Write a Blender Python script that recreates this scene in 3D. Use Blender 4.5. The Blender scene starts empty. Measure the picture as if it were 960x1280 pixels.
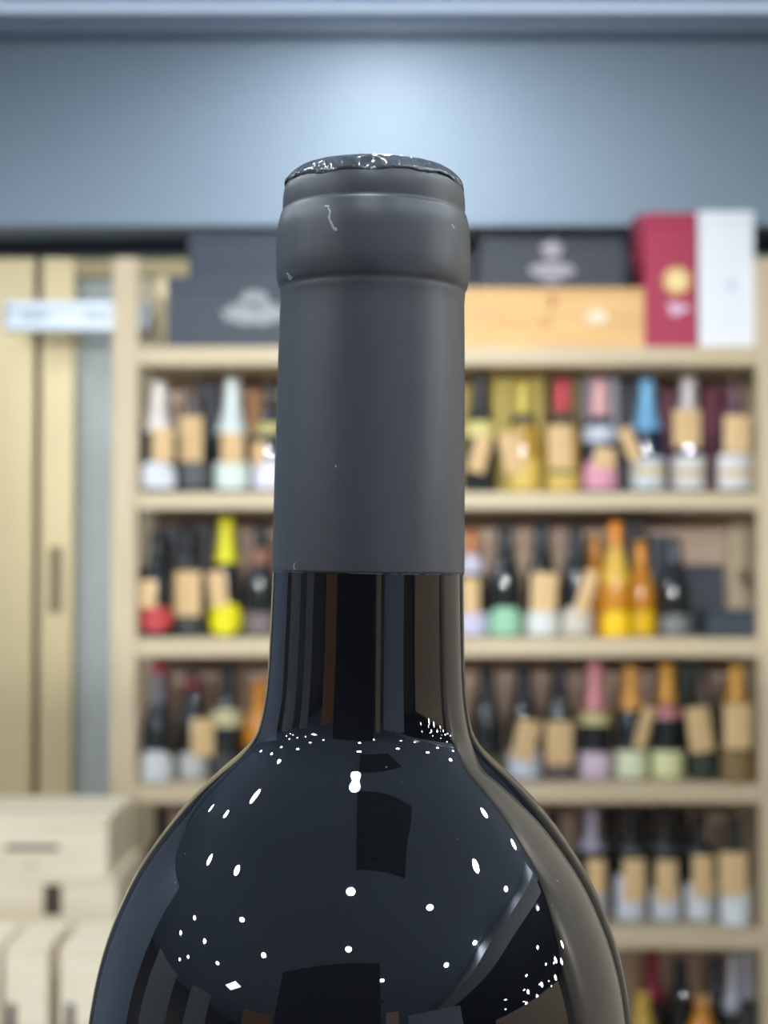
import bpy, bmesh, math, random
from mathutils import Vector, Matrix
random.seed(7)
SC = bpy.context.scene
COL = SC.collection

# ------------------------------------------------------------------ camera, world, exposure
F_PX, CAM_Z = 1930.0, 1.40
PITCH = math.atan(60 / F_PX)
cam_d = bpy.data.cameras.new('camera'); cam = bpy.data.objects.new('camera', cam_d); COL.objects.link(cam)
cam.location = (0, 0, CAM_Z); cam.rotation_euler = (math.pi / 2 + PITCH, 0, 0)
cam_d.sensor_fit = 'VERTICAL'; cam_d.sensor_height = 36.0; cam_d.lens = F_PX / 1280 * 36.0
cam_d.clip_start = 0.01; cam_d.clip_end = 60
cam_d.dof.use_dof = True; cam_d.dof.focus_distance = 0.218; cam_d.dof.aperture_fstop = cam_d.lens / 2.3
SC.camera = cam
world = bpy.data.worlds.new('world'); SC.world = world; world.use_nodes = True
world.node_tree.nodes['Background'].inputs[0].default_value = (0.55, 0.6, 0.7, 1)
world.node_tree.nodes['Background'].inputs[1].default_value = 0.06
SC.view_settings.view_transform = 'Standard'; SC.view_settings.look = 'None'
SC.view_settings.gamma = 1.0; SC.view_settings.use_curve_mapping = False
SC.view_settings.exposure = 1.0
LAMP_STRENGTH = 200.0
SPOT_WATTS = 130.0

# ------------------------------------------------------------------ helpers
def at(px, py, Y):
    """world point on the plane y = Y that the photograph shows at pixel px, py"""
    u = (px - 480) / F_PX; v = (640 - py) / F_PX
    dy = math.cos(PITCH) - v * math.sin(PITCH); dz = math.sin(PITCH) + v * math.cos(PITCH)
    return Vector((u / dy * Y, Y, CAM_Z + dz / dy * Y))

MATS = {}
def srgb(r, g, b):
    f = lambda c: ((c / 255 + 0.055) / 1.055) ** 2.4 if c > 10 else c / 255 / 12.92
    return (f(r), f(g), f(b))
def mat(name, col, rough=0.5, metal=0.0, spec=0.5, var=0.06, scale=40.0, bump=0.0, coat=0.0):
    """plain procedural material: a colour with faint noise in tone and relief"""
    key = (name, tuple(round(c, 4) for c in col), rough, metal)
    if key in MATS: return MATS[key]
    m = bpy.data.materials.new(name); m.use_nodes = True
    nt = m.node_tree; b = nt.nodes['Principled BSDF']
    tc = nt.nodes.new('ShaderNodeTexCoord'); n = nt.nodes.new('ShaderNodeTexNoise'); n.inputs['Scale'].default_value = scale
    nt.links.new(tc.outputs['Object'], n.inputs['Vector'])
    r = nt.nodes.new('ShaderNodeValToRGB')
    r.color_ramp.elements[0].position = 0.3; r.color_ramp.elements[1].position = 0.7
    r.color_ramp.elements[0].color = (*[max(0, c * (1 - var)) for c in col], 1)
    r.color_ramp.elements[1].color = (*[min(1, c * (1 + var)) for c in col], 1)
    nt.links.new(n.outputs['Fac'], r.inputs['Fac']); nt.links.new(r.outputs['Color'], b.inputs['Base Color'])
    b.inputs['Roughness'].default_value = rough; b.inputs['Metallic'].default_value = metal
    b.inputs['Specular IOR Level'].default_value = spec; b.inputs['Coat Weight'].default_value = coat
    if bump:
        bp = nt.nodes.new('ShaderNodeBump'); bp.inputs['Strength'].default_value = bump; bp.inputs['Distance'].default_value = 0.002
        nt.links.new(n.outputs['Fac'], bp.inputs['Height']); nt.links.new(bp.outputs['Normal'], b.inputs['Normal'])
    MATS[key] = m
    return m
def wood(name, c1, c2, axis='x', rough=0.5, scale=9.0):
    key = ('w' + name, axis)
    if key in MATS: return MATS[key]
    m = bpy.data.materials.new(name); m.use_nodes = True
    nt = m.node_tree; b = nt.nodes['Principled BSDF']
    tc = nt.nodes.new('ShaderNodeTexCoord'); mp = nt.nodes.new('ShaderNodeMapping')
    s = {'x': (1, 12, 12), 'z': (12, 12, 1), 'y': (12, 1, 12)}[axis]; mp.inputs['Scale'].default_value = s
    n = nt.nodes.new('ShaderNodeTexNoise'); n.inputs['Scale'].default_value = scale / 3; n.inputs['Detail'].default_value = 5; n.inputs['Distortion'].default_value = 0.6
    r = nt.nodes.new('ShaderNodeValToRGB'); r.color_ramp.elements[0].position = 0.32; r.color_ramp.elements[1].position = 0.62
    r.color_ramp.elements[0].color = (*c1, 1); r.color_ramp.elements[1].color = (*c2, 1)
    nt.links.new(tc.outputs['Object'], mp.inputs['Vector']); nt.links.new(mp.outputs['Vector'], n.inputs['Vector'])
    nt.links.new(n.outputs['Fac'], r.inputs['Fac']); nt.links.new(r.outputs['Color'], b.inputs['Base Color'])
    b.inputs['Roughness'].default_value = rough
    MATS[key] = m
    return m
def emit(name, col, s):
    m = bpy.data.materials.new(name); m.use_nodes = True; b = m.node_tree.nodes['Principled BSDF']
    b.inputs['Base Color'].default_value = (*col, 1); b.inputs['Emission Color'].default_value = (*col, 1); b.inputs['Emission Strength'].default_value = s
    return m

def obj(name, bm, m, parent=None, smooth=False, loc=None):
    me = bpy.data.meshes.new(name); bmesh.ops.recalc_face_normals(bm, faces=bm.faces); bm.to_mesh(me); bm.free()
    me.materials.append(m)
    if smooth:
        for p in me.polygons: p.use_smooth = True
    o = bpy.data.objects.new(name, me); COL.objects.link(o)
    if parent: o.parent = parent
    if loc: o.location = loc
    return o
def tag(o, label, cat, group=None):
    o['label'] = label; o['category'] = cat
    if group: o['group'] = group
    return o
def thing(name, label, cat, loc=(0, 0, 0), rz=0.0, group=None):
    o = bpy.data.objects.new(name, None); COL.objects.link(o); o.empty_display_size = 0.02
    o.location = loc; o.rotation_euler = (0, 0, rz)
    return tag(o, label, cat, group)
def struct(o): o['kind'] = 'structure'; return o
def box_bm(x0, x1, y0, y1, z0, z1, bev=0.0, bm=None):
    bm = bm or bmesh.new()
    vs = [bm.verts.new(v) for v in ((x0, y0, z0), (x1, y0, z0), (x1, y1, z0), (x0, y1, z0), (x0, y0, z1), (x1, y0, z1), (x1, y1, z1), (x0, y1, z1))]
    fs = [bm.faces.new([vs[i] for i in q]) for q in ((0, 3, 2, 1), (4, 5, 6, 7), (0, 1, 5, 4), (1, 2, 6, 5), (2, 3, 7, 6), (3, 0, 4, 7))]
    if bev:
        es = list({e for f in fs for e in f.edges})
        bmesh.ops.bevel(bm, geom=es, offset=bev, segments=2, affect='EDGES', profile=0.5)
    return bm
def box(name, x0, x1, y0, y1, z0, z1, m, parent=None, bev=0.0):
    """box mesh with its origin at the middle of its base"""
    cx, cy = (x0 + x1) / 2, (y0 + y1) / 2
    return obj(name, box_bm(x0 - cx, x1 - cx, y0 - cy, y1 - cy, 0, z1 - z0, bev), m, parent, loc=(cx, cy, z0))
def lathe_bm(prof, n=32, bm=None):
    bm = bm or bmesh.new(); rings = []
    for r, z in prof:
        if r < 1e-6: rings.append([bm.verts.new((0, 0, z))])
        else: rings.append([bm.verts.new((r * math.cos(2 * math.pi * k / n), r * math.sin(2 * math.pi * k / n), z)) for k in range(n)])
    for a, b in zip(rings, rings[1:]):
        for k in range(n):
            k2 = (k + 1) % n
            if len(a) == 1 and len(b) == 1: continue
            if len(a) == 1: bm.faces.new((a[0], b[k], b[k2]))
            elif len(b) == 1: bm.faces.new((a[k], a[k2], b[0]))
            else: bm.faces.new((a[k], a[k2], b[k2], b[k]))
    return bm
def disc_bm(cx, cz, rx, rz, y, th, n=24, bm=None, fn=None):
    """flat ellipse (or any radius function) facing -y, with thickness"""
    bm = bm or bmesh.new(); fr, bk = [], []
    for k in range(n):
        a = 2 * math.pi * k / n; s = fn(a) if fn else 1.0
        fr.append(bm.verts.new((cx + rx * s * math.cos(a), y - th, cz + rz * s * math.sin(a))))
        bk.append(bm.verts.new((cx + rx * s * math.cos(a), y, cz + rz * s * math.sin(a))))
    bm.faces.new(fr); bm.faces.new(bk[::-1])
    for k in range(n): bm.faces.new((fr[k], bk[k], bk[(k + 1) % n], fr[(k + 1) % n]))
    return bm

# ------------------------------------------------------------------ materials of the place
M_PINE = wood('pale_pine', srgb(194, 173, 138), srgb(211, 192, 158), 'x')
M_PINE_V = wood('pale_pine', srgb(194, 173, 138), srgb(211, 192, 158), 'z')
M_CRATE = wood('crate_wood', srgb(222, 206, 174), srgb(234, 222, 198), 'x', 0.55)
M_OAKBOX = wood('honey_wood', srgb(214, 164, 100), srgb(232, 186, 120), 'x', 0.5)
M_BACK = wood('brown_panel', srgb(192, 164, 142), srgb(208, 180, 156), 'x', 0.6)
M_CEIL = mat('ceiling_paint', (0.56, 0.71, 0.93), 0.7, var=0.02)
M_FASCIA = mat('satin_grey_panel', srgb(138, 154, 168), 0.5, spec=0.5, var=0.02, scale=3)
M_FASCIA_D = mat('dark_grey_trim', srgb(126, 140, 156), 0.4, var=0.02)
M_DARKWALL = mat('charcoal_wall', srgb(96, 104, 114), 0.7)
M_BEIGE = mat('beige_wall', srgb(196, 184, 164), 0.75, var=0.03, scale=4)
M_SHOP = mat('taupe_wall', srgb(150, 142, 134), 0.8)
M_FLOOR = mat('grey_floor', srgb(214, 210, 204), 0.35, scale=2)
M_GOLD = mat('satin_gold_metal', srgb(206, 188, 146), 0.38, metal=0.5, var=0.05, scale=1.5)
M_GREYDOOR = mat('grey_steel', srgb(172, 178, 172), 0.45, metal=0.1, var=0.03)
M_GOLD_D = mat('dark_bronze', srgb(128, 116, 88), 0.45, metal=0.5)
M_ALU = mat('bright_aluminium', srgb(196, 204, 212), 0.42, metal=0.7, var=0.02)
M_ALU_D = mat('grey_aluminium', srgb(150, 156, 162), 0.35, metal=0.8)
M_BLACK = mat('matt_black', srgb(26, 27, 30), 0.6)
M_SLATE = mat('slate_card', srgb(60, 68, 78), 0.6, var=0.03)
M_SLATE2 = mat('dark_slate_card', srgb(50, 58, 70), 0.6, var=0.03)

# ------------------------------------------------------------------ the room
CEIL = 2.87
struct(box('floor', -7, 9, -6, 4.6, -0.05, 0, M_FLOOR))
struct(box('ceiling', -7, 3.0, -6, 4.1, CEIL, CEIL + 0.1, M_CEIL))
M_CEIL2 = mat('dark_open_ceiling', srgb(40, 44, 54), 0.8)
struct(box('ceiling', 3.0, 9, -6, 4.1, CEIL + 0.02, CEIL + 0.1, M_CEIL2))
struct(box('trim_1', 2.45, 2.99, -4.5, 1.25, CEIL - 0.16, CEIL - 0.001, mat('pale_blue_bulkhead', srgb(226, 236, 246), 0.6)))
struct(box('wall_back', -7, 9, 4.45, 4.6, 0, CEIL + 0.1, M_DARKWALL))
struct(box('wall_left', -7.1, -7, -6, 4.6, 0, CEIL, M_SHOP))
struct(box('wall_right', 9, 9.1, -6, 4.6, 0, CEIL, M_SHOP))
struct(box('wall_rear', -7, 9, -6.1, -6, 0, CEIL, M_SHOP))
struct(box('wall_side', 0.98, 9, 1.5, 1.62, 0, CEIL - 0.001, M_BEIGE))
struct(box('reflection_wall', 1.06, 3.2, 3.9, 4.02, 0, 2.25, M_BEIGE))  # unseen wall added to fill a dark line in the bottle's edge reflection
struct(box('reflection_slab', -0.72, 0.16, -0.95, -0.8, 0, 1.98, M_BLACK))  # unseen black slab added as the camera holder's dark reflection in the bottle
def rear_panel(i, a0, a1, rad, h, m):  # unseen panels added to put vertical streaks into the bottle's reflections
    c = math.radians((a0 + a1) / 2); w = rad * math.radians(a1 - a0) / 2
    o = obj('reflection_panel_%d' % i, box_bm(-w, w, -0.05, 0.05, 0, h, 0.004), m, loc=(rad * math.sin(c), 0.227 - rad * math.cos(c), 0.0)); o.rotation_euler = (0, 0, c); struct(o)
M_P1 = mat('amber_brown_panel', srgb(186, 132, 78), 0.6); M_P2 = mat('blue_grey_panel', srgb(176, 190, 212), 0.6); M_P3 = mat('tan_panel', srgb(214, 186, 156), 0.6); M_P4 = mat('grey_panel', srgb(150, 154, 160), 0.6)
rear_panel(1, -49, -36, 2.6, 2.0, M_P1); rear_panel(2, -102, -86, 2.8, 2.0, M_P4); rear_panel(3, 11, 16, 2.4, 2.1, M_P3)
rear_panel(4, 20, 43, 2.6, 2.1, M_P2); rear_panel(5, 57, 94, 2.5, 1.75, M_P3); rear_panel(6, -76, -66, 2.7, 2.0, M_P4)
# fascia over the shelves: panel, shadow groove and cornice
fz0, fz1 = at(480, 283, 4.1).z, at(480, 49, 4.1).z
fa = struct(box('wall_fascia', -3.2, 3.2, 4.1, 4.3, fz0, fz1, M_FASCIA, bev=0.006))
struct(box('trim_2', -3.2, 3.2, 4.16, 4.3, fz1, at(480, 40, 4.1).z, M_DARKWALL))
struct(box('trim_3', -3.2, 3.2, 4.07, 4.3, at(480, 41, 4.07).z, at(480, 15, 4.07).z, M_FASCIA_D, bev=0.004))
cove = thing('glow_strip', 'added glowing white strip along ceiling above grey fascia', 'lamp', (0, 4.17, at(480, 14, 4.045).z))  # glow added to brighten this strip; no lamp is known here
obj('strip_backing', box_bm(-3.2, 3.2, -.12, .12, 0, CEIL - 0.001 - cove.location.z), M_CEIL, cove)
obj('diffuser', box_bm(-3.2, 3.2, -.135, -.1205, 0.001, CEIL - 0.002 - cove.location.z, 0.002), emit('strip_glow', (0.80, 0.90, 1.0), 0.20), cove)
struct(box('wall_corner', -2.1, -2.0, 1.0, 3.5, 0, 2.25, mat('blue_grey_wall', srgb(150, 164, 186), 0.6)))

# ------------------------------------------------------------------ gold doorway behind the shelves
def wx(px, Y): return (px - 480) / F_PX * Y / math.cos(PITCH)
dr = bpy.data.objects.new('door_1', None); COL.objects.link(dr); struct(dr); dr.location = (-0.95, 4.3, 0)
def dpart(name, px0, px1, y0, y1, z0, z1, m, bev=0.003):
    o = box(name, wx(px0, y0), wx(px1, y0), y0, y1, z0, z1, m, None, bev); o.parent = dr; o.location -= dr.location; return o
zt = at(0, 322, 4.26).z
dpart('door_leaf', -260, 42, 4.26, 4.34, 0.002, zt, M_GOLD)
dpart('door_seam', 42, 50, 4.32, 4.34, 0.002, zt, M_GOLD_D, 0)
dpart('door_leaf', 50, 92, 4.26, 4.34, 0.002, zt, M_GOLD)
dpart('recessed_pull', 61, 78, 4.254, 4.262, at(0, 766, 4.26).z, at(0, 684, 4.26).z, M_GOLD_D, 0.002)
dpart('side_panel', 94, 196, 4.30, 4.36, 0.002, at(0, 348, 4.3).z, M_GREYDOOR)
dpart('door_lintel', 92, 262, 4.27, 4.36, at(0, 346, 4.27).z, zt, mat('shaded_gold_metal', srgb(164, 148, 110), 0.45, metal=0.4))  # gold darkened to paint in the fascia's shadow on the lintel
dpart('door_jamb', 196, 262, 4.27, 4.36, 0.002, at(0, 346, 4.27).z, M_GOLD)

# ------------------------------------------------------------------ shelf unit
SF, SB = 3.73, 4.05
shelf = thing('wine_shelf', 'pale pine open wall shelf holding rows of wine bottles and boxes', 'shelf', (0.16, 3.9, 0))
def spart(name, x0, x1, y0, y1, z0, z1, m, bev=0.003):
    o = box(name, x0, x1, y0, y1, z0, z1, m, None, bev); o.parent = shelf; o.location -= shelf.location; return o
PT = at(0, 322, SF).z
XL0, XL1, XR0, XR1 = wx(139, SF), wx(171, SF), wx(948, SF), wx(986, SF)
for x0, x1 in ((XL0, XL1), (XR0, XR1)):
    spart('post', x0, x1, SF, SF + 0.035, 0, PT, M_PINE_V); spart('post', x0, x1, SB, SB + 0.035, 0, PT, M_PINE_V)
    for zz in (0.25, 0.9, 1.35, 1.72): spart('side_rail', x0 + 0.02, x1 - 0.02, SF + 0.035, SB, zz, zz + 0.03, M_PINE)
BOARD = []
for i, (a, b) in enumerate(((433, 456), (615, 636), (798, 821), (981, 1004), (1163, 1187), (1347, 1371))):
    z1, z0 = at(0, a, SF).z, at(0, b, SF).z; BOARD.append(z1)
    spart('shelf_board', XL1, XR0, SF + 0.002, SB + 0.03, z0, z1, M_PINE)
spart('back_panel', XL1 - 0.02, XR0 + 0.02, SB + 0.036, SB + 0.045, 0.08, BOARD[0] - 0.01, M_BACK, 0)

# aluminium rail fixed to the shelf's rear post
rl = thing('aluminium_rail', 'shiny aluminium rail reaching sideways from shelf post across gold door', 'rail', (wx(95, 4.0), 4.0, at(0, 412, 4.0).z))
rz0, rz1 = at(0, 412, 4.0).z, at(0, 377, 4.0).z; rh = rz1 - rz0; rx0, rx1 = wx(6, 4.0), wx(184, 4.0)
def rpart(n, x0, x1, y0, y1, z0, z1, m, bev=0.002):
    o = box(n, x0, x1, y0, y1, z0, z1, m, None, bev); o.parent = rl; o.location -= rl.location; return o
rpart('channel', rx0, rx1, 4.01, 4.047, rz0, rz1, M_ALU)
rpart('flange', rx0, rx1, 3.995, 4.01, rz1 - rh * 0.3, rz1, M_ALU); rpart('flange', rx0, rx1, 3.995, 4.01, rz0, rz0 + rh * 0.3, M_ALU)
rpart('slot', wx(24, 4), wx(58, 4), 4.006, 4.012, rz0 + rh * .35, rz0 + rh * .62, M_ALU_D, 0)
rpart('slot', wx(104, 4), wx(135, 4), 4.006, 4.012, rz0 + rh * .35, rz0 + rh * .62, M_ALU_D, 0)
rpart('end_cap', rx0 - 0.006, rx0, 3.992, 4.047, rz0 - 0.002, rz1 + 0.002, M_ALU)

# ------------------------------------------------------------------ the big bottle in front
S = 8500.0; D0 = F_PX / S; BZ = 0.235
def pr(y, hw):
    r = hw / S; return (r / math.sqrt(1 + (r / D0) ** 2), BZ + (700 - y) / S)
GL = [(715, 119.3), (760, 120.2), (800, 121.5), (835, 122.8), (860, 124.4), (880, 127), (900, 130.7), (910, 133.2), (920, 137.7), (930, 144.8), (940, 154.5), (950, 166), (960, 178), (980, 199.3), (1000, 219), (1020, 235.5),
      (1040, 251), (1060, 265.5), (1080, 278), (1100, 288.8), (1120, 298.3), (1140, 307), (1160, 314.6), (1180, 321), (1200, 326.3), (1220, 330.6), (1240, 334), (1260, 337), (1280, 339.5), (1310, 342), (1350, 343.6), (1420, 344)]
GL = [(y, hw) for y, hw in GL]
def resample(pts, n):
    """smooth a measured outline: Catmull-Rom through the points, then a short moving average"""
    out = []
    for i in range(len(pts) - 1):
        p0, p1, p2, p3 = [Vector(pts[max(0, min(len(pts) - 1, j))]) for j in (i - 1, i, i + 1, i + 2)]
        for k in range(n):
            t = k / n
            out.append(0.5 * ((2 * p1) + (p2 - p0) * t + (2 * p0 - 5 * p1 + 4 * p2 - p3) * t * t + (3 * p1 - p0 - 3 * p2 + p3) * t ** 3))
    out.append(Vector(pts[-1]))
    for _ in range(14):
        out = [out[0]] + [(out[i - 1] + 2 * out[i] + out[i + 1]) / 4 for i in range(1, len(out) - 1)] + [out[-1]]
    return out
prof = [(0.0, 0.018), (0.020, 0.012), (0.030, 0.002), (0.034, 0.0), (0.0385, 0.003)]
body = [pr(v[0], v[1]) for v in resample(GL, 5)]
prof += [(body[-1][0], 0.010), (body[-1][0], 0.07), (body[-1][0], 0.12)] + body[::-1]
prof += [pr(690, 118.5), pr(380, 114.5), pr(372, 114), pr(360, 114.5), pr(300, 118), pr(284, 117), pr(268, 111.5), pr(236, 110), pr(222, 104), pr(220, 90), (0.0, BZ + (700 - 220) / S)]
hero = thing('wine_bottle', 'large dark glass wine bottle with matt charcoal capsule standing before the shelves', 'bottle', ((460.5 - 480) / F_PX * D0 - BZ * math.tan(math.radians(0.88)), D0, CAM_Z - BZ))
hero.rotation_euler = (0, math.radians(0.88), 0)

def glass_mat():
    m = bpy.data.materials.new('black_bottle_glass'); m.use_nodes = True; nt = m.node_tree; b = nt.nodes['Principled BSDF']
    tc = nt.nodes.new('ShaderNodeTexCoord')
    v = nt.nodes.new('ShaderNodeTexVoronoi'); v.inputs['Scale'].default_value = 420; nt.links.new(tc.outputs['Object'], v.inputs['Vector'])
    lt = nt.nodes.new('ShaderNodeMath'); lt.operation = 'LESS_THAN'; lt.inputs[1].default_value = 0.055; nt.links.new(v.outputs['Distance'], lt.inputs[0])
    n = nt.nodes.new('ShaderNodeTexNoise'); n.inputs['Scale'].default_value = 60; nt.links.new(tc.outputs['Object'], n.inputs['Vector'])
    gt = nt.nodes.new('ShaderNodeMath'); gt.operation = 'GREATER_THAN'; gt.inputs[1].default_value = 0.62; nt.links.new(n.outputs['Fac'], gt.inputs[0])
    mu = nt.nodes.new('ShaderNodeMath'); mu.operation = 'MULTIPLY'; nt.links.new(lt.outputs[0], mu.inputs[0]); nt.links.new(gt.outputs[0], mu.inputs[1])
    mx = nt.nodes.new('ShaderNodeMix'); mx.data_type = 'RGBA'; nt.links.new(mu.outputs[0], mx.inputs[0])
    mx.inputs[6].default_value = (0.003, 0.0035, 0.005, 1); mx.inputs[7].default_value = (0.10, 0.11, 0.12, 1)
    nt.links.new(mx.outputs[2], b.inputs['Base Color'])
    b.inputs['Roughness'].default_value = 0.015; b.inputs['IOR'].default_value = 1.52
    nb = nt.nodes.new('ShaderNodeTexNoise'); nb.inputs['Scale'].default_value = 70; nb.inputs['Detail'].default_value = 1; nt.links.new(tc.outputs['Object'], nb.inputs['Vector'])
    bp = nt.nodes.new('ShaderNodeBump'); bp.inputs['Strength'].default_value = 0.05; bp.inputs['Distance'].default_value = 0.001
    nt.links.new(nb.outputs['Fac'], bp.inputs['Height']); nt.links.new(bp.outputs['Normal'], b.inputs['Normal'])
    return m
obj('glass_body', lathe_bm(prof, 192), glass_mat(), hero, True)

def capsule_mat():
    """matt charcoal shrink film; scuffs, nicks at the cut edge and specks are wear of its own shape"""
    m = bpy.data.materials.new('matt_charcoal_film'); m.use_nodes = True; nt = m.node_tree; b = nt.nodes['Principled BSDF']; L = nt.links.new
    def math_(op, a, c=None, d=None):
        n = nt.nodes.new('ShaderNodeMath'); n.operation = op
        for i, x in enumerate((a, c, d)):
            if x is None: continue
            if isinstance(x, (int, float)): n.inputs[i].default_value = x
            else: L(x, n.inputs[i])
        return n.outputs[0]
    tc = nt.nodes.new('ShaderNodeTexCoord'); sp = nt.nodes.new('ShaderNodeSeparateXYZ'); L(tc.outputs['Object'], sp.inputs[0])
    X, Y, Z = sp.outputs
    front = math_('LESS_THAN', Y, 0.0)
    def seg(px0, py0, px1, py1, w, wob=0.0006):
        # front-face pixel to bottle coordinates (nearer than the axis, so the scale is larger)
        k = S * 1.065
        ax0, az0, ax1, az1 = [(px0 - 466.5) / k, BZ + (700 - py0) / k, (px1 - 466.5) / k, BZ + (700 - py1) / k]
        dx, dz = ax1 - ax0, az1 - az0; l2 = dx * dx + dz * dz
        n = nt.nodes.new('ShaderNodeTexNoise'); n.inputs['Scale'].default_value = 900; L(tc.outputs['Object'], n.inputs['Vector'])
        wx_ = math_('MULTIPLY', math_('SUBTRACT', n.outputs['Fac'], 0.5), wob * 2)
        ux = math_('ADD', math_('SUBTRACT', X, ax0), wx_); uz = math_('ADD', math_('SUBTRACT', Z, az0), wx_)
        t = math_('DIVIDE', math_('ADD', math_('MULTIPLY', ux, dx), math_('MULTIPLY', uz, dz)), l2)
        t = math_('MINIMUM', math_('MAXIMUM', t, 0.0), 1.0)
        ex = math_('SUBTRACT', ux, math_('MULTIPLY', t, dx)); ez = math_('SUBTRACT', uz, math_('MULTIPLY', t, dz))
        dist = math_('SQRT', math_('ADD', math_('MULTIPLY', ex, ex), math_('MULTIPLY', ez, ez)))
        return math_('MULTIPLY', math_('LESS_THAN', dist, w), front)
    marks = None
    for a in ((406, 252, 412, 251, .00013), (411, 253, 412, 270, .00013), (411, 268, 414, 274, .00020), (413, 273, 420, 284, .00022), (359, 336, 361, 336, .00028), (569, 268, 571, 269, .0002), (373, 706, 373, 714, .00010), (361, 334, 357, 329, .00010)):
        s_ = seg(*a); marks = s_ if marks is None else math_('MAXIMUM', marks, s_)
    # frayed pale nicks along the lower cut edge
    n2 = nt.nodes.new('ShaderNodeTexNoise'); n2.inputs['Scale'].default_value = 240; n2.inputs['Detail'].default_value = 2; L(tc.outputs['Object'], n2.inputs['Vector'])
    edge = math_('LESS_THAN', Z, BZ + (700 - 715.2) / S)
    marks = math_('MAXIMUM', marks, math_('MULTIPLY', edge, math_('GREATER_THAN', n2.outputs['Fac'], 0.53)))
    # a sparse scatter of specks
    v = nt.nodes.new('ShaderNodeTexVoronoi'); v.inputs['Scale'].default_value = 260; L(tc.outputs['Object'], v.inputs['Vector'])
    n3 = nt.nodes.new('ShaderNodeTexNoise'); n3.inputs['Scale'].default_value = 90; L(tc.outputs['Object'], n3.inputs['Vector'])
    marks = math_('MAXIMUM', marks, math_('MULTIPLY', math_('LESS_THAN', v.outputs['Distance'], 0.045), math_('GREATER_THAN', n3.outputs['Fac'], 0.60)))
    n1 = nt.nodes.new('ShaderNodeTexNoise'); n1.inputs['Scale'].default_value = 45; n1.inputs['Detail'].default_value = 4; L(tc.outputs['Object'], n1.inputs['Vector'])
    r = nt.nodes.new('ShaderNodeValToRGB'); r.color_ramp.elements[0].color = (0.028, 0.033, 0.041, 1); r.color_ramp.elements[1].color = (0.036, 0.041, 0.049, 1); L(n1.outputs['Fac'], r.inputs['Fac'])
    mx = nt.nodes.new('ShaderNodeMix'); mx.data_type = 'RGBA'; L(marks, mx.inputs[0]); L(r.outputs['Color'], mx.inputs[6]); mx.inputs[7].default_value = (0.24, 0.25, 0.27, 1)
    L(mx.outputs[2], b.inputs['Base Color'])
    b.inputs['Roughness'].default_value = 0.42; b.inputs['Specular IOR Level'].default_value = 0.55
    n4 = nt.nodes.new('ShaderNodeTexNoise'); n4.inputs['Scale'].default_value = 130; n4.inputs['Detail'].default_value = 3; L(tc.outputs['Object'], n4.inputs['Vector'])
    bp = nt.nodes.new('ShaderNodeBump'); bp.inputs['Strength'].default_value = 0.06; bp.inputs['Distance'].default_value = 0.001; L(n4.outputs['Fac'], bp.inputs['Height']); L(bp.outputs['Normal'], b.inputs['Normal'])
    return m
CP = [(716, 117.8), (716.2, 120.0), (712, 120.3), (600, 119.2), (480, 117.6), (400, 116.2), (378, 115.6), (373, 116.0), (369, 116.4), (366, 116.3), (364, 116.2), (361.5, 117.0), (359, 118.6), (355, 119.9), (350, 120.8), (343, 121.9), (336, 122.4), (325, 122.4), (305, 122.3), (292, 121.9), (285, 121.0), (279, 119.6), (274, 118.2), (270, 117.4), (268.2, 116.7), (267, 115.2), (266, 114.5), (263, 114.5), (257, 114.9), (246, 114.4), (239, 113.3), (233, 111.4), (228, 109)]
obj('capsule', lathe_bm([pr(*p) for p in CP], 160), capsule_mat(), hero, True)
# glossy torn top disc whose skirt folds over the rim with a ragged edge
M_TOP = mat('glossy_black_film', srgb(66, 70, 77), 0.16, spec=0.8, var=0.25, scale=210, bump=1.0)
def torn_top():
    bm = bmesh.new(); n = 180; rings = []
    rnd = [random.uniform(-1, 1) for _ in range(n)]
    jag = [3.0 * math.sin(3 * 2 * math.pi * k / n + 1) + 1.6 * math.sin(11 * 2 * math.pi * k / n) + 0.9 * rnd[k] for k in range(n)]
    wob = [0.5 * math.sin(17 * 2 * math.pi * k / n) + 0.9 * random.uniform(-1, 1) for k in range(n)]
    base = [(234.5, 112.4, 1, .25), (233.8, 113.1, 1, .25), (230, 112.6, .75, .5), (226, 110.2, .3, .6), (221, 106.3, .1, .6), (217, 102.2, 0, .5), (214.2, 98, 0, .4), (213, 92, 0, .3), (214, 60, 0, 0)]
    for y, hw, j, w in base:
        rg = []
        for k in range(n):
            r, z = pr(y + jag[k] * j, hw + wob[k] * w); a = 2 * math.pi * k / n
            rg.append(bm.verts.new((r * math.cos(a), r * math.sin(a), z)))
        rings.append(rg)
    for a, b in zip(rings, rings[1:]):
        for k in range(n): bm.faces.new((a[k], a[(k + 1) % n], b[(k + 1) % n], b[k]))
    bm.faces.new(rings[-1])
    return bm
obj('capsule_top', torn_top(), M_TOP, hero, True)
# counter that carries it (below the frame)
ct = thing('bar_counter', 'dark bar counter under the large dark wine bottle', 'counter', (0, 0.2, 0))
o = box('counter_top', -0.7, 0.55, -0.02, 0.46, CAM_Z - BZ - 0.04, CAM_Z - BZ, mat('dark_stone_top', srgb(44, 46, 50), 0.5), None, 0.004); o.parent = ct; o.location -= ct.location
o = box('counter_base', -0.66, 0.51, 0.04, 0.42, 0.0, CAM_Z - BZ - 0.04, mat('counter_grey', srgb(70, 72, 78), 0.5), None, 0.003); o.parent = ct; o.location -= ct.location

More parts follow.
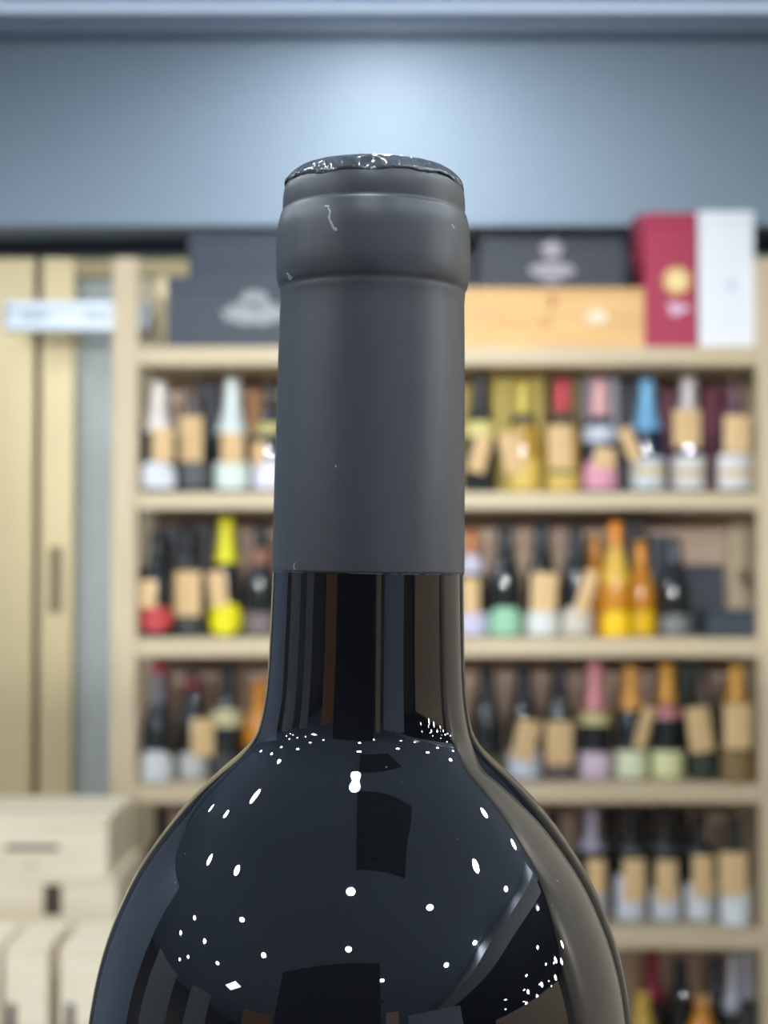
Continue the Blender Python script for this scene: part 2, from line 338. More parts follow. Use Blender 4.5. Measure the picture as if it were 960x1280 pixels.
# ------------------------------------------------------------------ boxes on the top shelf
def pbox(name, label, cat, px0, px1, py0, Yf, depth, z0, m, lid=None, group=None):
    """carton whose front face spans px0..px1 at depth Yf, top at pixel row py0, standing on z0"""
    x0, x1, z1 = wx(px0, Yf), wx(px1, Yf), at(0, py0, Yf).z
    t = thing(name, label, cat, ((x0 + x1) / 2, Yf + depth / 2, z0 + 0.0005), 0, group)
    w, h = (x1 - x0) / 2, z1 - z0 - 0.0005
    lh = lid if lid else h * 0.3
    obj('box_body', box_bm(-w, w, -depth / 2, depth / 2, 0, h - lh, 0.002), m, t)
    obj('box_lid', box_bm(-w - 0.0004, w + 0.0004, -depth / 2 - 0.0004, depth / 2 + 0.0004, h - lh + 0.0006, h, 0.002), m, t)
    t['_f'] = -depth / 2 - 0.0005; t['_h'] = h
    return t
Z1 = BOARD[0]
b1 = pbox('gift_carton', 'slate grey carton with pale oval crest lying on top shelf', 'box', 207, 452, 346, 3.75, 0.27, Z1, M_SLATE, 0.03)
zl = b1.location.z; k = 3.75 / F_PX
def mark(t, name, px, py, rx, rz, m, Yf, fn=None, th=0.0006, n=28):
    p = at(px, py, Yf)
    return obj(name, disc_bm(p.x - t.location.x, p.z - t.location.z, rx * Yf / F_PX, rz * Yf / F_PX, t['_f'], th, n, None, fn), m, t)
M_SILV = mat('silver_print', srgb(150, 154, 154), 0.5, var=0.3, scale=120)
mark(b1, 'printed_crest', 318, 392, 41, 14, M_SILV, 3.75, lambda a: 1 + 0.10 * math.sin(9 * a))
mark(b1, 'printed_crest', 318, 373, 15, 9, M_SILV, 3.75, lambda a: 1 + 0.2 * abs(math.sin(3.5 * a)))
b2 = pbox('gift_carton', 'dark slate carton lying on the crested slate carton', 'box', 234, 440, 291, 3.80, 0.20, zl + b1['_h'], M_SLATE2, 0.02)
w1 = pbox('wooden_wine_box', 'honey coloured wooden wine box lying on top shelf', 'box', 552, 807, 360, 3.75, 0.27, Z1, M_OAKBOX, 0.012)
M_BRAND = mat('burnt_brand', srgb(190, 130, 72), 0.6)
mark(w1, 'burnt_emblem', 690, 376, 4.5, 10, M_BRAND, 3.75, lambda a: 1 + 0.25 * math.cos(3 * a))
mark(w1, 'burnt_emblem', 682, 402, 9, 7, mat('burnt_brand', srgb(212, 160, 98), 0.6), 3.75)
mark(w1, 'white_sticker', 746, 396, 13, 8, mat('pale_sticker', srgb(244, 224, 196), 0.5), 3.75)
b3 = pbox('gift_carton', 'dark grey carton with pale pinkish crest on the honey wooden box', 'box', 602, 782, 298, 3.77, 0.24, w1.location.z + w1['_h'], mat('charcoal_card', srgb(54, 58, 66), 0.6), 0.02)
M_PINKP = mat('pale_print', srgb(158, 150, 158), 0.5, var=0.3, scale=120)
mark(b3, 'printed_crest', 690, 312, 13, 11, M_PINKP, 3.77, lambda a: 1 + 0.15 * math.sin(5 * a))
mark(b3, 'printed_crest', 690, 338, 29, 10, M_PINKP, 3.77, lambda a: 1 + 0.08 * math.sin(13 * a))
mark(b3, 'printed_crest', 690, 353, 12, 2.5, M_PINKP, 3.77)
M_RED = mat('crimson_card', srgb(170, 38, 72), 0.5, var=0.03)
r1 = pbox('gift_box', 'tall crimson gift box with gold sun emblem on top shelf', 'box', 808, 873, 266, 3.745, 0.10, Z1, M_RED, 0.03)
M_GPR = mat('gold_print', srgb(226, 190, 120), 0.4, metal=0.3, var=0.15, scale=150)
mark(r1, 'sun_emblem', 846, 351, 17, 17, M_GPR, 3.745, lambda a: 1 + 0.12 * math.cos(16 * a), n=64)
mark(r1, 'sun_face', 846, 351, 8, 8, mat('pale_gold_print', srgb(244, 224, 170), 0.4), 3.745, th=0.0010)
mark(r1, 'silver_signature', 847, 386, 13, 7, mat('silver_ink', srgb(226, 190, 206), 0.4), 3.745, lambda a: 1 + 0.3 * math.sin(3 * a + 1))
r2 = pbox('gift_box', 'deep red box standing in for the shaded side of the crimson gift box', 'box', 797, 850, 268, 3.87, 0.10, Z1, mat('shaded_red_card', srgb(120, 34, 54), 0.5), 0.03)  # darker red paints in the crimson box's shaded left side
wh = pbox('gift_box', 'tall plain white gift box with tiny grey emblem on top shelf', 'box', 875.5, 945, 264, 3.745, 0.12, Z1, mat('white_card', srgb(240, 240, 244), 0.45, var=0.01), 0.03)
mark(wh, 'grey_emblem', 914, 357, 5, 6, mat('grey_print', srgb(196, 204, 216), 0.4), 3.745)

# ------------------------------------------------------------------ bottles on the shelves
SPARK = [(0, .0), (.80, .0), (.97, .012), (1, .03), (1, .40), (.985, .46), (.93, .52), (.82, .585), (.67, .65), (.57, .71), (.50, .77), (.46, .84), (.435, .92), (.435, .93), (.46, .935), (.46, .965), (.43, .975), (.41, .99), (.33, 1.0), (0, 1.0)]
BORD = [(0, .0), (.85, .0), (.98, .012), (1, .03), (1, .58), (.985, .62), (.92, .66), (.78, .695), (.58, .725), (.45, .755), (.40, .79), (.385, .86), (.38, .935), (.43, .94), (.43, .985), (.40, 1.0), (0, 1.0)]
def radius_at(P, R, H, z):
    pts = [(r * R, h * H) for r, h in P]
    for (r0, z0), (r1, z1) in zip(pts, pts[1:]):
        if z0 <= z <= z1 and z1 > z0: return r0 + (r1 - r0) * (z - z0) / (z1 - z0)
    return 0.0
def band_prof(P, R, H, za, zb, off):
    zs = sorted({za, zb} | {h * H for r, h in P if za < h * H < zb})
    pr_ = [(radius_at(P, R, H, z) + off, z) for z in zs]
    return pr_
def patch_bm(P, R, H, z0, z1, half, off, shape='rect', cx=0.0, nz=14, na=12):
    """a paper label: a patch of the bottle wall facing the front, lifted off by its own thickness"""
    bm = bmesh.new(); rows = []
    for j in range(nz + 1):
        t = 0.5 - 0.5 * math.cos(math.pi * j / nz); z = z0 + (z1 - z0) * t
        s = 1.0
        if shape == 'round': s = math.sqrt(max(0.004, 1 - (2 * t - 1) ** 2))
        elif shape == 'arch' and t > .5: s = math.sqrt(max(0.03, 1 - ((t - .5) / .5) ** 2 * .9))
        r = radius_at(P, R, H, z) + off; row = []
        for i in range(na + 1):
            a = -math.pi / 2 + cx + half * s * (2 * i / na - 1)
            row.append(bm.verts.new((r * math.cos(a), r * math.sin(a), z)))
        rows.append(row)
    for a, b in zip(rows, rows[1:]):
        for i in range(na): bm.faces.new((a[i], a[i + 1], b[i + 1], b[i]))
    return bm
M_KRAFT = mat('kraft_card', srgb(222, 186, 134), 0.7, var=0.06, scale=60)
M_STRING = mat('tag_string', srgb(170, 140, 100), 0.8)
def card_bm(w, h, bend=0.004):
    bm = bmesh.new(); n = 6; th = 0.0009; f, b = [], []
    for i in range(n + 1):
        t = 2 * i / n - 1; x = w / 2 * t; y = bend * t * t
        f.append([bm.verts.new((x, y, -h)), bm.verts.new((x, y, 0))]); b.append([bm.verts.new((x, y + th, -h)), bm.verts.new((x, y + th, 0))])
    for i in range(n):
        bm.faces.new((f[i][0], f[i + 1][0], f[i + 1][1], f[i][1])); bm.faces.new((b[i + 1][0], b[i][0], b[i][1], b[i + 1][1]))
        bm.faces.new((f[i][1], f[i + 1][1], b[i + 1][1], b[i][1])); bm.faces.new((f[i][0], b[i][0], b[i + 1][0], f[i + 1][0]))
    bm.faces.new((f[0][0], f[0][1], b[0][1], b[0][0])); bm.faces.new((f[n][0], b[n][0], b[n][1], f[n][1]))
    return bm
GLASSC = {'dark': srgb(34, 38, 38), 'green': srgb(40, 52, 44), 'gold': srgb(190, 150, 60), 'amber': srgb(206, 134, 30), 'clear': srgb(170, 170, 172), 'navy': srgb(38, 44, 66), 'pink': srgb(196, 140, 150), 'brown': srgb(86, 62, 40)}
def bottle(row, px, label, top, base=None, kind='s', R=None, glass='dark', cap=None, cap_to=None, neck=None, lab=None, tagp=None, stripe=None, Y=3.845, group=None, name='sparkling_wine_bottle', ring=None):
    """top: pixel row of the mouth; cap: (colour, pixel row it ends at); lab: (colour, y0, y1, shape); tagp: (px, y0, y1, width px, tilt degrees)"""
    P = SPARK if kind == 's' else BORD
    R = R or ((0.0440 if row == 1 else 0.0412) if kind == 's' else 0.038)
    Yf = Y - R * 0.6
    z0 = BOARD[row] + 0.0005; H = at(0, top, Y).z - z0; x = wx(px, Y)
    zz = lambda py: max(0.004, min(H - 0.004, at(0, py, Yf).z - z0))
    t = thing(name, label, 'bottle', (x, Y, z0), random.uniform(-.05, .05), group)
    gm = mat(glass + '_bottle_glass', GLASSC[glass], 0.07 if glass in ('dark', 'green', 'navy', 'brown') else 0.2, spec=0.6, var=0.1, metal=0.0, scale=20, coat=0.3)
    obj('glass', lathe_bm([(r * R, h * H) for r, h in P], 28), gm, t, True)
    if cap:
        c, py, *rest = cap; bp = band_prof(P, R, H, zz(py), H, 0.0012)
        bp = [(bp[0][0] - 0.0015, bp[0][1])] + bp; bp[-1] = (bp[-1][0], H + 0.0008); bp.append((0.0, H + 0.0008))
        obj('capsule', lathe_bm(bp, 28), mat('capsule_film', srgb(*c), rest[0] if rest else 0.35, metal=0.2, var=0.08), t, True)
    if ring:
        c, a, b_ = ring; obj('neck_band_or_glint', lathe_bm(band_prof(P, R, H, zz(b_), zz(a), 0.0018), 28), mat('neck_band_or_glint', srgb(*c), 0.4), t, True)
    if lab:
        c, a, b_, *sh = lab; sh = sh[0] if sh else 'rect'
        lo = obj('label', patch_bm(P, R, H, zz(b_), zz(a), 1.3, 0.0008, sh), mat('label_paper', tuple(min(0.9, v * 1.0) for v in srgb(*c)), 0.6, var=0.05, scale=90), t, True)
        if stripe:
            c2, a2, b2 = stripe
            obj('label_stripe', patch_bm(P, R, H, zz(b2), zz(a2), 1.0, 0.0014, 'rect', 0, 3), mat('label_print', srgb(*c2), 0.5, var=0.15, scale=200), lo, True)
    if tagp:
        tx, a, b_, wpx, tilt = tagp
        Yt = Y - R - 0.004; za, zb = at(0, a, Yt).z - z0, at(0, b_, Yt).z - z0
        rr = max(radius_at(P, R, H, za), radius_at(P, R, H, zb))
        w = wpx * Yt / F_PX; h = (za - zb) / max(0.5, math.cos(math.radians(tilt)))
        c_ = obj('price_tag', card_bm(w, h), M_KRAFT, t)
        c_.location = (wx(tx, Yt) - x - 0.5 * h * math.sin(math.radians(tilt)) * -1 * -1, -R - 0.0055, za)
        c_.rotation_euler = (0, math.radians(-tilt), -t.rotation_euler.z)
    return t
def carton(row, px0, px1, top, col, label, Yf=3.93, depth=0.09, group=None):
    return pbox('gift_carton', label, 'box', px0, px1, top, Yf, depth, BOARD[row], mat('printed_card', srgb(*col), 0.5, var=0.05), 0.03, group)

# ---- highest row of bottles (under the top shelf)
A = 1
bottle(A, 198, 'bottle with off-white capsule and white oval label next to the left post', 478, cap=((232, 222, 212), 540), lab=((226, 228, 234), 578, 610, 'arch'), tagp=(203, 536, 577, 26, 0), Y=3.785)
bottle(A, 241, 'dark bottle with kraft tag and grey label beside white-capsuled bottle, highest row', 492, cap=((96, 88, 84), 522), lab=((96, 98, 102), 578, 608), tagp=(239, 520, 577, 29, 0))
carton(A, 243, 272, 480, (38, 44, 54), 'black slim carton behind kraft tagged bottles in highest bottle row', 3.935)
bottle(A, 290, 'bottle with mint-white tall capsule and mint-white label, highest row', 474, cap=((226, 234, 230), 542), lab=((226, 240, 230), 578, 611), tagp=(290, 541, 579, 28, 0))
carton(A, 306, 330, 488, (176, 112, 44), 'amber orange slim carton behind bottles in highest bottle row', 3.94)
bottle(A, 338, 'bottle with lavender-white label beside the mint-white one, highest row', 480, cap=((70, 66, 60), 510), ring=((200, 190, 120), 528, 542), lab=((232, 230, 244), 574, 611), tagp=(324, 552, 580, 16, -8))
carton(A, 566, 590, 480, (190, 164, 60), 'mustard slim carton beside the dark necked bottle, highest row', 3.95)
bottle(A, 600, 'dark bottle with charcoal neck and gold collar, highest row', 466, cap=((62, 60, 58), 520), ring=((222, 208, 130), 527, 546), tagp=(601, 545, 590, 22, -14))
carton(A, 615, 680, 472, (196, 172, 62), 'wide mustard yellow carton behind the gold bottle', 3.93)
bottle(A, 654, 'gold bottle with yellow capsule and dark neck ring before mustard carton', 476, glass='gold', cap=((206, 184, 84), 516), ring=((70, 72, 70), 518, 530), lab=((224, 192, 96), 574, 611), tagp=(641, 540, 590, 26, 12))
bottle(A, 703, 'gold bottle with bright red capsule, highest row', 474, glass='gold', cap=((196, 62, 76), 514), ring=((60, 62, 58), 516, 530), lab=((216, 186, 96), 584, 611), stripe=((70, 80, 60), 588, 593), tagp=(702, 532, 584, 30, 3))
carton(A, 688, 724, 474, (150, 128, 62), 'olive gold carton behind the red-capsuled bottle', 3.94)
carton(A, 730, 774, 474, (170, 162, 172), 'lavender grey carton behind the pink-capsuled bottle', 3.935)
bottle(A, 750, 'bottle with pale pink capsule and pink label before lavender carton', 474, glass='navy', cap=((224, 172, 172), 520), ring=((200, 206, 214), 532, 552), lab=((224, 158, 180), 574, 611, 'arch'), tagp=(757, 560, 586, 27, -6))  # silver ring on this one paints a highlight on the shoulder
carton(A, 777, 800, 480, (40, 46, 58), 'black slim carton beside the blue-capsuled bottle', 3.935)
bottle(A, 809, 'bottle with sky blue capsule and pale label, highest row', 474, glass='navy', cap=((122, 178, 216), 538), lab=((206, 212, 214), 572, 611), stripe=((206, 190, 140), 583, 594), tagp=(789, 535, 575, 17, 22))
carton(A, 826, 852, 486, (104, 34, 52), 'maroon carton between blue and silver capsuled bottles', 3.94)
bottle(A, 861, 'bottle with silver-white capsule and broad kraft tag, highest row', 472, glass='navy', cap=((206, 198, 194), 520), lab=((218, 214, 208), 570, 611), stripe=((196, 170, 110), 588, 595), tagp=(860, 512, 559, 34, 0))
carton(A, 880, 908, 484, (110, 32, 54), 'maroon carton between silver and plum capsuled bottles', 3.94)
bottle(A, 918, 'bottle with dark plum capsule beside right post, highest row', 478, glass='navy', cap=((96, 60, 72), 522), lab=((214, 210, 208), 568, 611), stripe=((196, 166, 100), 588, 595), tagp=(922, 519, 566, 33, 0), Y=3.785)
# ---- second row
B = 2
G2 = None
bottle(B, 197, 'black bottle with red round label beside left post, second row', 664, cap=((30, 32, 34), 700), lab=((196, 66, 66), 757, 789, 'round'), tagp=(186, 725, 760, 20, 0), Y=3.785)
carton(B, 196, 228, 660, (30, 32, 38), 'black carton behind the red-labelled bottle, second row', 3.94)
bottle(B, 236, 'black bottle with kraft tag between red and yellow labelled bottles', 660, cap=((30, 32, 36), 690), lab=((66, 68, 68), 768, 794), tagp=(235, 714, 770, 32, 0))
carton(B, 232, 262, 656, (30, 32, 38), 'black carton behind kraft tagged black bottle, second row', 3.94)
bottle(B, 283, 'black bottle with bright yellow capsule and yellow round label', 648, cap=((232, 224, 40), 704, 0.5), lab=((236, 226, 10), 752, 796, 'round'), tagp=(273, 714, 758, 22, 6))
bottle(B, 326, 'dark bottle with copper neck beside the yellow-capsuled bottle', 654, cap=((34, 38, 40), 684), ring=((140, 92, 70), 686, 706), lab=((120, 108, 108), 766, 793))
bottle(B, 589, 'bottle with copper capsule, lavender neck and lavender label, second row', 662, cap=((190, 120, 70), 692), ring=((206, 198, 214), 692, 716), lab=((206, 200, 226), 766, 796), tagp=(589, 722, 766, 22, 0))
bottle(B, 631, 'black bottle with mint green rounded label, second row', 652, cap=((36, 40, 44), 690), lab=((156, 208, 172), 759, 796, 'arch'))
bottle(B, 677, 'black bottle with kraft tag over white rounded label, second row', 650, cap=((36, 40, 44), 690), lab=((222, 226, 222), 760, 796, 'arch'), tagp=(681, 716, 764, 32, -2))
bottle(B, 720, 'black bottle with warm grey rounded label and slanted kraft tag', 652, cap=((36, 38, 42), 690), lab=((206, 200, 186), 758, 796, 'arch'), tagp=(732, 714, 766, 17, -16))
bottle(B, 769, 'golden amber bottle with yellow label standing foremost of the amber trio', 652, R=0.037, glass='amber', cap=((224, 140, 40), 680), ring=((222, 176, 66), 684, 730), lab=((246, 198, 10), 764, 797, 'arch'), Y=3.79)
bottle(B, 800, 'amber bottle with yellow label beside the black-labelled bottle', 676, R=0.036, glass='amber', cap=((220, 150, 60), 706), lab=((244, 194, 10), 764, 797), Y=3.875)
bottle(B, 744, 'amber bottle set back behind the slanted kraft tag', 668, R=0.032, glass='amber', cap=((206, 140, 50), 700), Y=3.935)
carton(B, 768, 808, 646, (36, 34, 38), 'black carton behind the amber bottles, second row', 3.955)
bottle(B, 841, 'black bottle with wide slate cap and grey round label', 672, cap=((64, 70, 78), 702), lab=((126, 128, 124), 768, 796, 'round'))
pbox('gift_carton', 'tall slate carton behind grey low carton, second row', 'box', 854, 905, 706, 3.92, 0.10, BOARD[B], mat('charcoal_card', srgb(54, 58, 66), 0.6), 0.02)
carton(B, 813, 838, 668, (62, 70, 80), 'slim slate carton behind the grey round label bottle', 3.95)
pbox('gift_carton', 'low slate carton in corner by right post, second row', 'box', 882, 943, 763, 3.77, 0.10, BOARD[B], M_SLATE2, 0.015)
# ---- third row
C_ = 3
carton(C_, 190, 206, 832, (196, 40, 66), 'red and tall slim carton beside left post, third row', 3.94)
bottle(C_, 198, 'bottle with silver grey capsule and white oval label, third row', 842, cap=((120, 116, 122), 880), lab=((214, 216, 216), 938, 976, 'arch'), Y=3.785)
bottle(C_, 241, 'bottle with white label and kraft tag hanging right, third row', 836, cap=((90, 84, 84), 866), ring=((120, 40, 50), 846, 862), lab=((210, 210, 206), 940, 976, 'arch'), tagp=(253, 898, 946, 28, 0))
bottle(C_, 284, 'dark bottle with cream shield on its shoulder, third row', 828, cap=((40, 42, 44), 866), ring=((206, 196, 150), 886, 908), lab=((70, 70, 70), 944, 972))
bottle(C_, 325, 'amber bottle beside the cream shield bottle, third row', 850, glass='amber', cap=((206, 134, 40), 884), lab=((110, 66, 30), 930, 972))
bottle(C_, 608, 'plain black bottle beside white-labelled bottle, third row right bay', 832, cap=((36, 38, 40), 880), lab=((96, 104, 76), 946, 976))
bottle(C_, 654, 'black bottle with slanted kraft tag over white label, third row', 830, cap=((36, 38, 42), 880), lab=((216, 220, 232), 932, 977, 'arch'), tagp=(657, 900, 950, 28, -12))
bottle(C_, 698, 'black bottle with kraft tag over mauve brown label, third row', 828, cap=((44, 40, 44), 868), lab=((106, 88, 90), 950, 977), tagp=(698, 902, 956, 34, 0))
bottle(C_, 742, 'black bottle with rose pink capsule and pale pink label', 828, cap=((222, 146, 148), 888), ring=((206, 190, 130), 890, 906), lab=((226, 202, 216), 940, 977))
bottle(C_, 787, 'black bottle with orange capsule, cream label and slanting tag', 832, cap=((222, 156, 74), 888), lab=((232, 236, 200), 938, 977), tagp=(803, 884, 936, 15, -16))
bottle(C_, 832, 'black bottle with orange and rose capsule over cream yellow label', 830, cap=((220, 160, 64), 880), ring=((190, 120, 120), 882, 898), lab=((232, 232, 176), 938, 977))
carton(C_, 846, 880, 828, (44, 56, 52), 'dark green carton behind the green-labelled bottle', 3.935)
bottle(C_, 877, 'dark green bottle with slanted kraft tag and green label, third row', 840, glass='green', cap=((86, 70, 60), 876), lab=((50, 58, 48), 944, 976), tagp=(872, 884, 940, 29, 8))
bottle(C_, 918, 'bottle with orange capsule and bronze label beside right post', 832, glass='green', cap=((206, 150, 62), 880), lab=((132, 106, 66), 938, 977), tagp=(920, 880, 936, 33, 0), Y=3.785)
# ---- fourth row (still wines)
D_ = 4
bottle(D_, 205, 'dark still wine bottle beside left post, fourth row', 1012, kind='b', cap=((40, 40, 42), 1050), lab=((150, 120, 92), 1080, 1150), name='still_wine_bottle')
bottle(D_, 738, 'still wine bottle with lavender capsule, fourth row', 1012, kind='b', cap=((176, 168, 186), 1062), lab=((190, 190, 190), 1110, 1163), tagp=(744, 1074, 1116, 22, 0), name='still_wine_bottle')
GD = 'white-labelled still wines of the fourth row'
bottle(D_, 785, 'still wine bottle with tall white label beside lavender-capsuled bottle', 1010, kind='b', cap=((34, 36, 38), 1056), lab=((214, 216, 224), 1094, 1162), tagp=(791, 1074, 1126, 27, 0), name='still_wine_bottle', group=GD)
bottle(D_, 829, 'still wine bottle with kraft tag centred, third from right post', 1010, kind='b', cap=((34, 36, 38), 1056), lab=((214, 216, 220), 1112, 1162), tagp=(832, 1076, 1126, 26, 0), name='still_wine_bottle', group=GD)
bottle(D_, 872, 'still wine bottle with white label, second from right post', 1018, kind='b', cap=((34, 36, 38), 1056), lab=((222, 226, 228), 1104, 1161), tagp=(877, 1070, 1122, 26, 0), name='still_wine_bottle', group=GD)
bottle(D_, 915, 'still wine bottle with broad kraft tag next to right post, fourth row', 1020, kind='b', cap=((34, 36, 38), 1056), lab=((222, 226, 228), 1110, 1161), tagp=(915, 1066, 1120, 34, 0), name='still_wine_bottle', group=GD, Y=3.785)
# ones set back behind them
for px, lb in ((762, 'black still wine bottle set back beside the lavender-capsuled one'), (806, 'black still wine bottle set back behind the two tallest-tagged white-labelled wines'), (850, 'black still wine bottle set back behind second white-labelled wine from right post')):
    bottle(D_, px, lb, 1012, kind='b', cap=((34, 36, 38), 1056), Y=3.955, name='still_wine_bottle', group='still wines set back in the fourth row')
# ---- lowest visible row
E_ = 5
bottle(E_, 800, 'bottle with gold capsule, lowest row', 1240, R=0.037, cap=((200, 164, 70), 1276), glass='gold', Y=3.80)
bottle(E_, 812, 'bottle with long crimson capsule behind the gold-capsuled one', 1184, R=0.038, cap=((132, 30, 50), 1250), Y=3.93)
bottle(E_, 848, 'dark bottle between crimson and amber bottles, lowest row', 1198, cap=((44, 46, 50), 1240), R=0.034, Y=3.93)
bottle(E_, 874, 'amber rounded bottle in the lowest row', 1244, R=0.040, glass='amber', cap=((206, 150, 90), 1262), Y=3.80)
bottle(E_, 912, 'bottle with long silver-white capsule, lowest row', 1192, cap=((196, 198, 206), 1266), Y=3.845, R=0.026)
bottle(E_, 890, 'dark bottle set back beside silver-white capsule, lowest row', 1198, cap=((80, 80, 86), 1236), Y=3.95, R=0.036)
bottle(E_, 930, 'bottle with silver mauve capsule beside right post, lowest row', 1188, cap=((150, 146, 156), 1250), Y=3.765, R=0.0235)
# ---- bottles hidden behind the big bottle's neck
for row, top in ((A, 474), (B, 654), (C_, 832)):
    for px in (385, 432, 480, 527):
        bottle(row, px, 'dark sparkling wine bottle hidden behind the big bottle neck', top, cap=((60, 58, 56), top + 46), lab=((190, 186, 176), top + 106, top + 138, 'arch'), tagp=(px + 3, top + 62, top + 104, 28, 0), group='bottles hidden behind the big bottle')
for px in (260, 320, 390, 450, 510, 570, 640, 690):
    bottle(D_, px, 'dark still wine bottle hidden behind the big bottle shoulder', 1012, kind='b', cap=((34, 36, 38), 1056), lab=((206, 206, 206), 1104, 1161), name='still_wine_bottle', group='still wines hidden behind the big bottle')

# ------------------------------------------------------------------ wooden crates beside the shelf
def crate(name, label, x0, x1, y0, y1, z0, z1, slot=None, prints=()):
    t = thing(name, label, 'crate', ((x0 + x1) / 2, (y0 + y1) / 2, z0)); w, d, h = (x1 - x0) / 2, (y1 - y0) / 2, z1 - z0; th = 0.011
    def P(n, a): return obj(n, box_bm(*a, 0.0015), M_CRATE, t)
    P('base_board', (-w + th, w - th, -d + th, d - th, 0.0, th)); P('lid', (-w, w, -d, d, h - th, h))
    P('side_board', (-w, -w + th, -d + th, d - th, 0, h - th - .0005)); P('side_board', (w - th, w, -d + th, d - th, 0, h - th - .0005)); P('rear_board', (-w, w, d - th, d, 0, h - th - .0005))
    P('front_board', (-w, w, -d, -d + th, 0, h - th - .0005))
    if slot:
        sx0, sx1, sz0, sz1 = slot
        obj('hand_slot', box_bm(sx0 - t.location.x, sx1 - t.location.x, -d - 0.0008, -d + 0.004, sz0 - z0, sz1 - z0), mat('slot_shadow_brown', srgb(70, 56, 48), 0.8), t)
    for (a0, a1, b0, b1, c) in prints:
        obj('printed_mark', box_bm(a0 - t.location.x, a1 - t.location.x, -d - 0.0006, -d + 0.002, b0 - z0, b1 - z0), mat('burnt_print', srgb(*c), 0.7, var=0.3, scale=150), t)
    return t
Yc = 3.32; k = lambda py, Y: at(0, py, Y).z
xr = wx(137, Yc)
zA1, zA0, zB0 = k(1024, Yc), k(1098, Yc), k(1166, Yc)
crate('wine_crate', 'pale wooden wine crate with dark printed line on top of stack', xr - 0.42, xr, Yc, Yc + 0.32, zA0, zA1, None,
      [(wx(11, Yc), wx(76, Yc), k(1063, Yc), k(1056, Yc), (74, 62, 54)), (wx(30, Yc), wx(53, Yc), k(1086, Yc), k(1080, Yc), (206, 190, 164))])
crate('wine_crate', 'pale wooden wine crate with dark hand slot under the printed crate', xr - 0.40, xr + 0.02, Yc, Yc + 0.32, zB0, zA0 - 0.0005, (wx(58, Yc), wx(80, Yc), k(1144, Yc), k(1106, Yc)))
crate('wine_crate', 'pale wooden crate at bottom of the stack', xr - 0.40, xr + 0.02, Yc, Yc + 0.32, 0.281, zB0 - 0.0005)
pl = tag(box('display_plinth', xr - 0.5, xr + 0.03, 3.0, 3.66, 0.0, 0.28, M_CRATE, None, 0.003), 'low wooden plinth under the pale wine crates', 'plinth')
Yb = 3.04; zT = k(1186, Yb)
for a, b, lb, sx in ((9, 64, 'slim upright wooden bottle box in front of the slotted crate', (13, 25)), (78, 144, 'wider upright wooden bottle box in front of the slotted crate', (86, 97)), (-62, 2, 'upright wooden bottle box at the outer end of the row', (-40, -28))):
    crate('bottle_box', lb, wx(a, Yb), wx(b, Yb), Yb, Yb + 0.22, 0.281, zT, (wx(sx[0], Yb), wx(sx[1], Yb), k(1340, Yb), k(1254, Yb)))

# ------------------------------------------------------------------ ceiling lamps and vent
M_LAMP = emit('lamp_lens', (0.88, 0.95, 1.0), LAMP_STRENGTH); M_TRIM = mat('white_trim', srgb(235, 235, 235), 0.4)
ring_me = lens_me = None
def downlight(x, y, z=CEIL):
    global ring_me, lens_me
    t = thing('downlight', 'round white downlight recessed in the shop ceiling', 'lamp', (x, y, z), 0, 'round ceiling downlights')
    if ring_me is None:
        a = obj('trim_ring', lathe_bm([(0.056, -0.001), (0.056, -0.008), (0.062, -0.010), (0.072, -0.006), (0.072, -0.001)], 32), M_TRIM, t, True)
        b = obj('lens', lathe_bm([(0.0, -0.006), (0.05, -0.005), (0.055, -0.002)], 32), M_LAMP, t, True); ring_me, lens_me = a.data, b.data
    else:
        for n, me in (('trim_ring', ring_me), ('lens', lens_me)):
            o = bpy.data.objects.new(n, me); COL.objects.link(o); o.parent = t
    return t
for x, y in ((-2.05, -.74), (-1.66, .13), (-2.17, .88), (-.13, -.82), (-.22, -1.91), (-1.99, -1.64), (-3.36, .27), (-4.32, .55), (-3.45, -.43), (-4.57, -.21), (-3.47, -1.18), (-5.17, .09), (-4.58, -4.4), (-1.29, .98), (-1.77, 1.39), (-.09, .19), (2.2, 1.2), (1.51, .05), (2.19, .25), (1.89, -1.96), (2.3, -1.22), (.5, -2.66),
             (0.0, 3.58), (0.05, 2.1), (-2.2, 2.5), (1.5, 1.0), (3.6, .9), (1.0, -.9)):  # group includes unseen downlights added to light the shelves and side wall
    downlight(x, y)
for x, y in ((6.9, .9), (6.2, 0.3), (7.4, -.6), (5.4, -.9), (6.4, -1.5), (8.2, .1), (8.0, -2.2), (4.8, .2), (7.2, -3.4), (5.9, -2.6)): downlight(x, y, CEIL + 0.02)
pn = thing('panel_light', 'rectangular white ceiling light panel', 'lamp', (-3.64, -2.13, CEIL))
obj('frame', box_bm(-.32, .32, -.17, .17, -.012, -.001, .002), M_TRIM, pn); obj('diffuser', box_bm(-.29, .29, -.14, .14, -.016, -.0122), emit('panel_lens', (.92, .96, 1), 30), pn)
vt = thing('ceiling_vent', 'black slatted air vent in the shop ceiling', 'vent', (.24, -.23, CEIL))
obj('frame', box_bm(-.3, .3, -.37, .37, -.02, -.001, .003), mat('dark_vent_metal', srgb(72, 74, 78), 0.5), vt)
for i in range(9): obj('slat', box_bm(-.27, .27, -.34 + i * .078, -.29 + i * .078, -.03, -.021), mat('dark_slat', srgb(86, 88, 92), 0.5), vt)

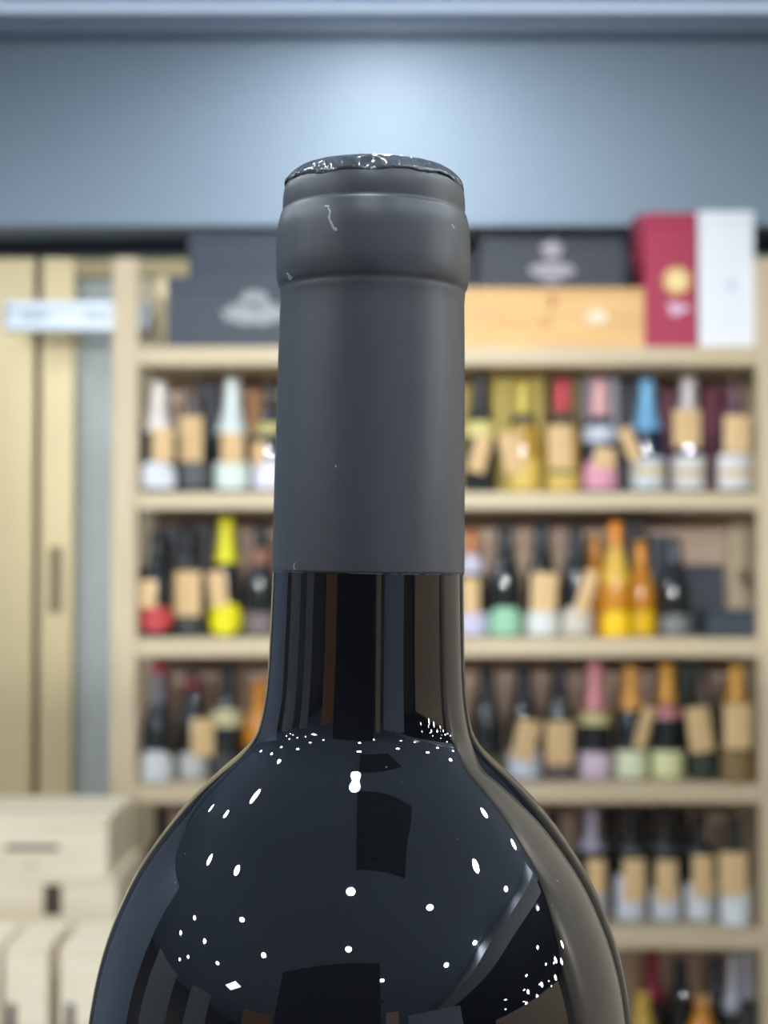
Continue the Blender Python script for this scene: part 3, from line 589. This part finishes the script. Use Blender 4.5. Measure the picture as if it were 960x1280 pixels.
# unseen track and fill spotlights, added to light the shelves from the front
trk = thing('fill_light_track', 'added black track carrying the fill spotlights', 'track', (-.30, -2.30, 2.36))
obj('rail', box_bm(-.75, .75, -.018, .018, -.022, -.001, .002), M_BLACK, trk)
for xx in (-.6, .6): obj('hanger', box_bm(xx - .006, xx + .006, -.006, .006, -.0005, CEIL - 2.361), M_BLACK, trk)
for i, (x, ax, az) in enumerate(((-.90, -.45, 1.50), (-.50, .05, 1.45), (-.10, .50, 1.40), (.30, .85, 1.70))):
    t = thing('fill_spotlight', 'added white fill spotlight hanging from the unseen track', 'lamp', (x, -2.30, 2.36 - .0225), 0, 'added fill spotlights')
    obj('stem', lathe_bm([(0, 0), (.008, 0), (.008, -.06), (0, -.06)], 12), M_TRIM, t)
    d = Vector((ax, 3.75, az)) - Vector((x, -2.30, 2.36 - .10)); q = d.to_track_quat('-Z', 'Y')
    h = obj('lamp_head', lathe_bm([(0, .06), (.036, .055), (.040, .045), (.040, -.055), (.036, -.055), (.034, .02), (0, .02)], 24), M_TRIM, t, True)
    h.location = (0, 0, -.085); h.rotation_mode = 'QUATERNION'; h.rotation_quaternion = q
    ld = bpy.data.lights.new('fill_beam', 'SPOT'); ld.energy = SPOT_WATTS; ld.spot_size = math.radians(34); ld.spot_blend = 1.0; ld.shadow_soft_size = 0.03; ld.color = (0.92, 0.96, 1.0)
    lo = bpy.data.objects.new('fill_beam', ld); COL.objects.link(lo); lo.parent = t; lo.rotation_mode = 'QUATERNION'; lo.rotation_quaternion = q; lo.location = Vector((0, 0, -.085)) + d.normalized() * 0.06

M_BULB = emit('bulb_glow', (0.9, 0.95, 1.0), 70)
# pendant bulbs hanging further back on the right of the shop
for x, y, z in ((4.0, 1.25, 2.27), (4.1, .95, 2.16), (3.9, .70, 2.22), (4.0, .45, 2.05), (4.1, .18, 1.98), (3.9, -.15, 2.12), (4.0, -.45, 2.02), (4.0, -.74, 2.22), (4.1, -.95, 2.06), (4.0, -1.15, 1.96)):
    t = thing('pendant_lamp', 'bare round bulb pendant hanging from the dark shop ceiling', 'lamp', (x, y, z), 0, 'pendant bulbs')
    top = CEIL + .019 - z
    obj('cord', lathe_bm([(0, .05), (.004, .05), (.004, top), (0, top)], 8), M_BLACK, t)
    obj('socket', lathe_bm([(0, .035), (.02, .035), (.022, .075), (.01, .09), (0, .09)], 16), M_BLACK, t, True)
    obj('bulb', lathe_bm([(0, -.045), (.025, -.038), (.042, -.015), (.044, .005), (.034, .025), (.018, .036), (0, .036)], 20), M_BULB, t, True)
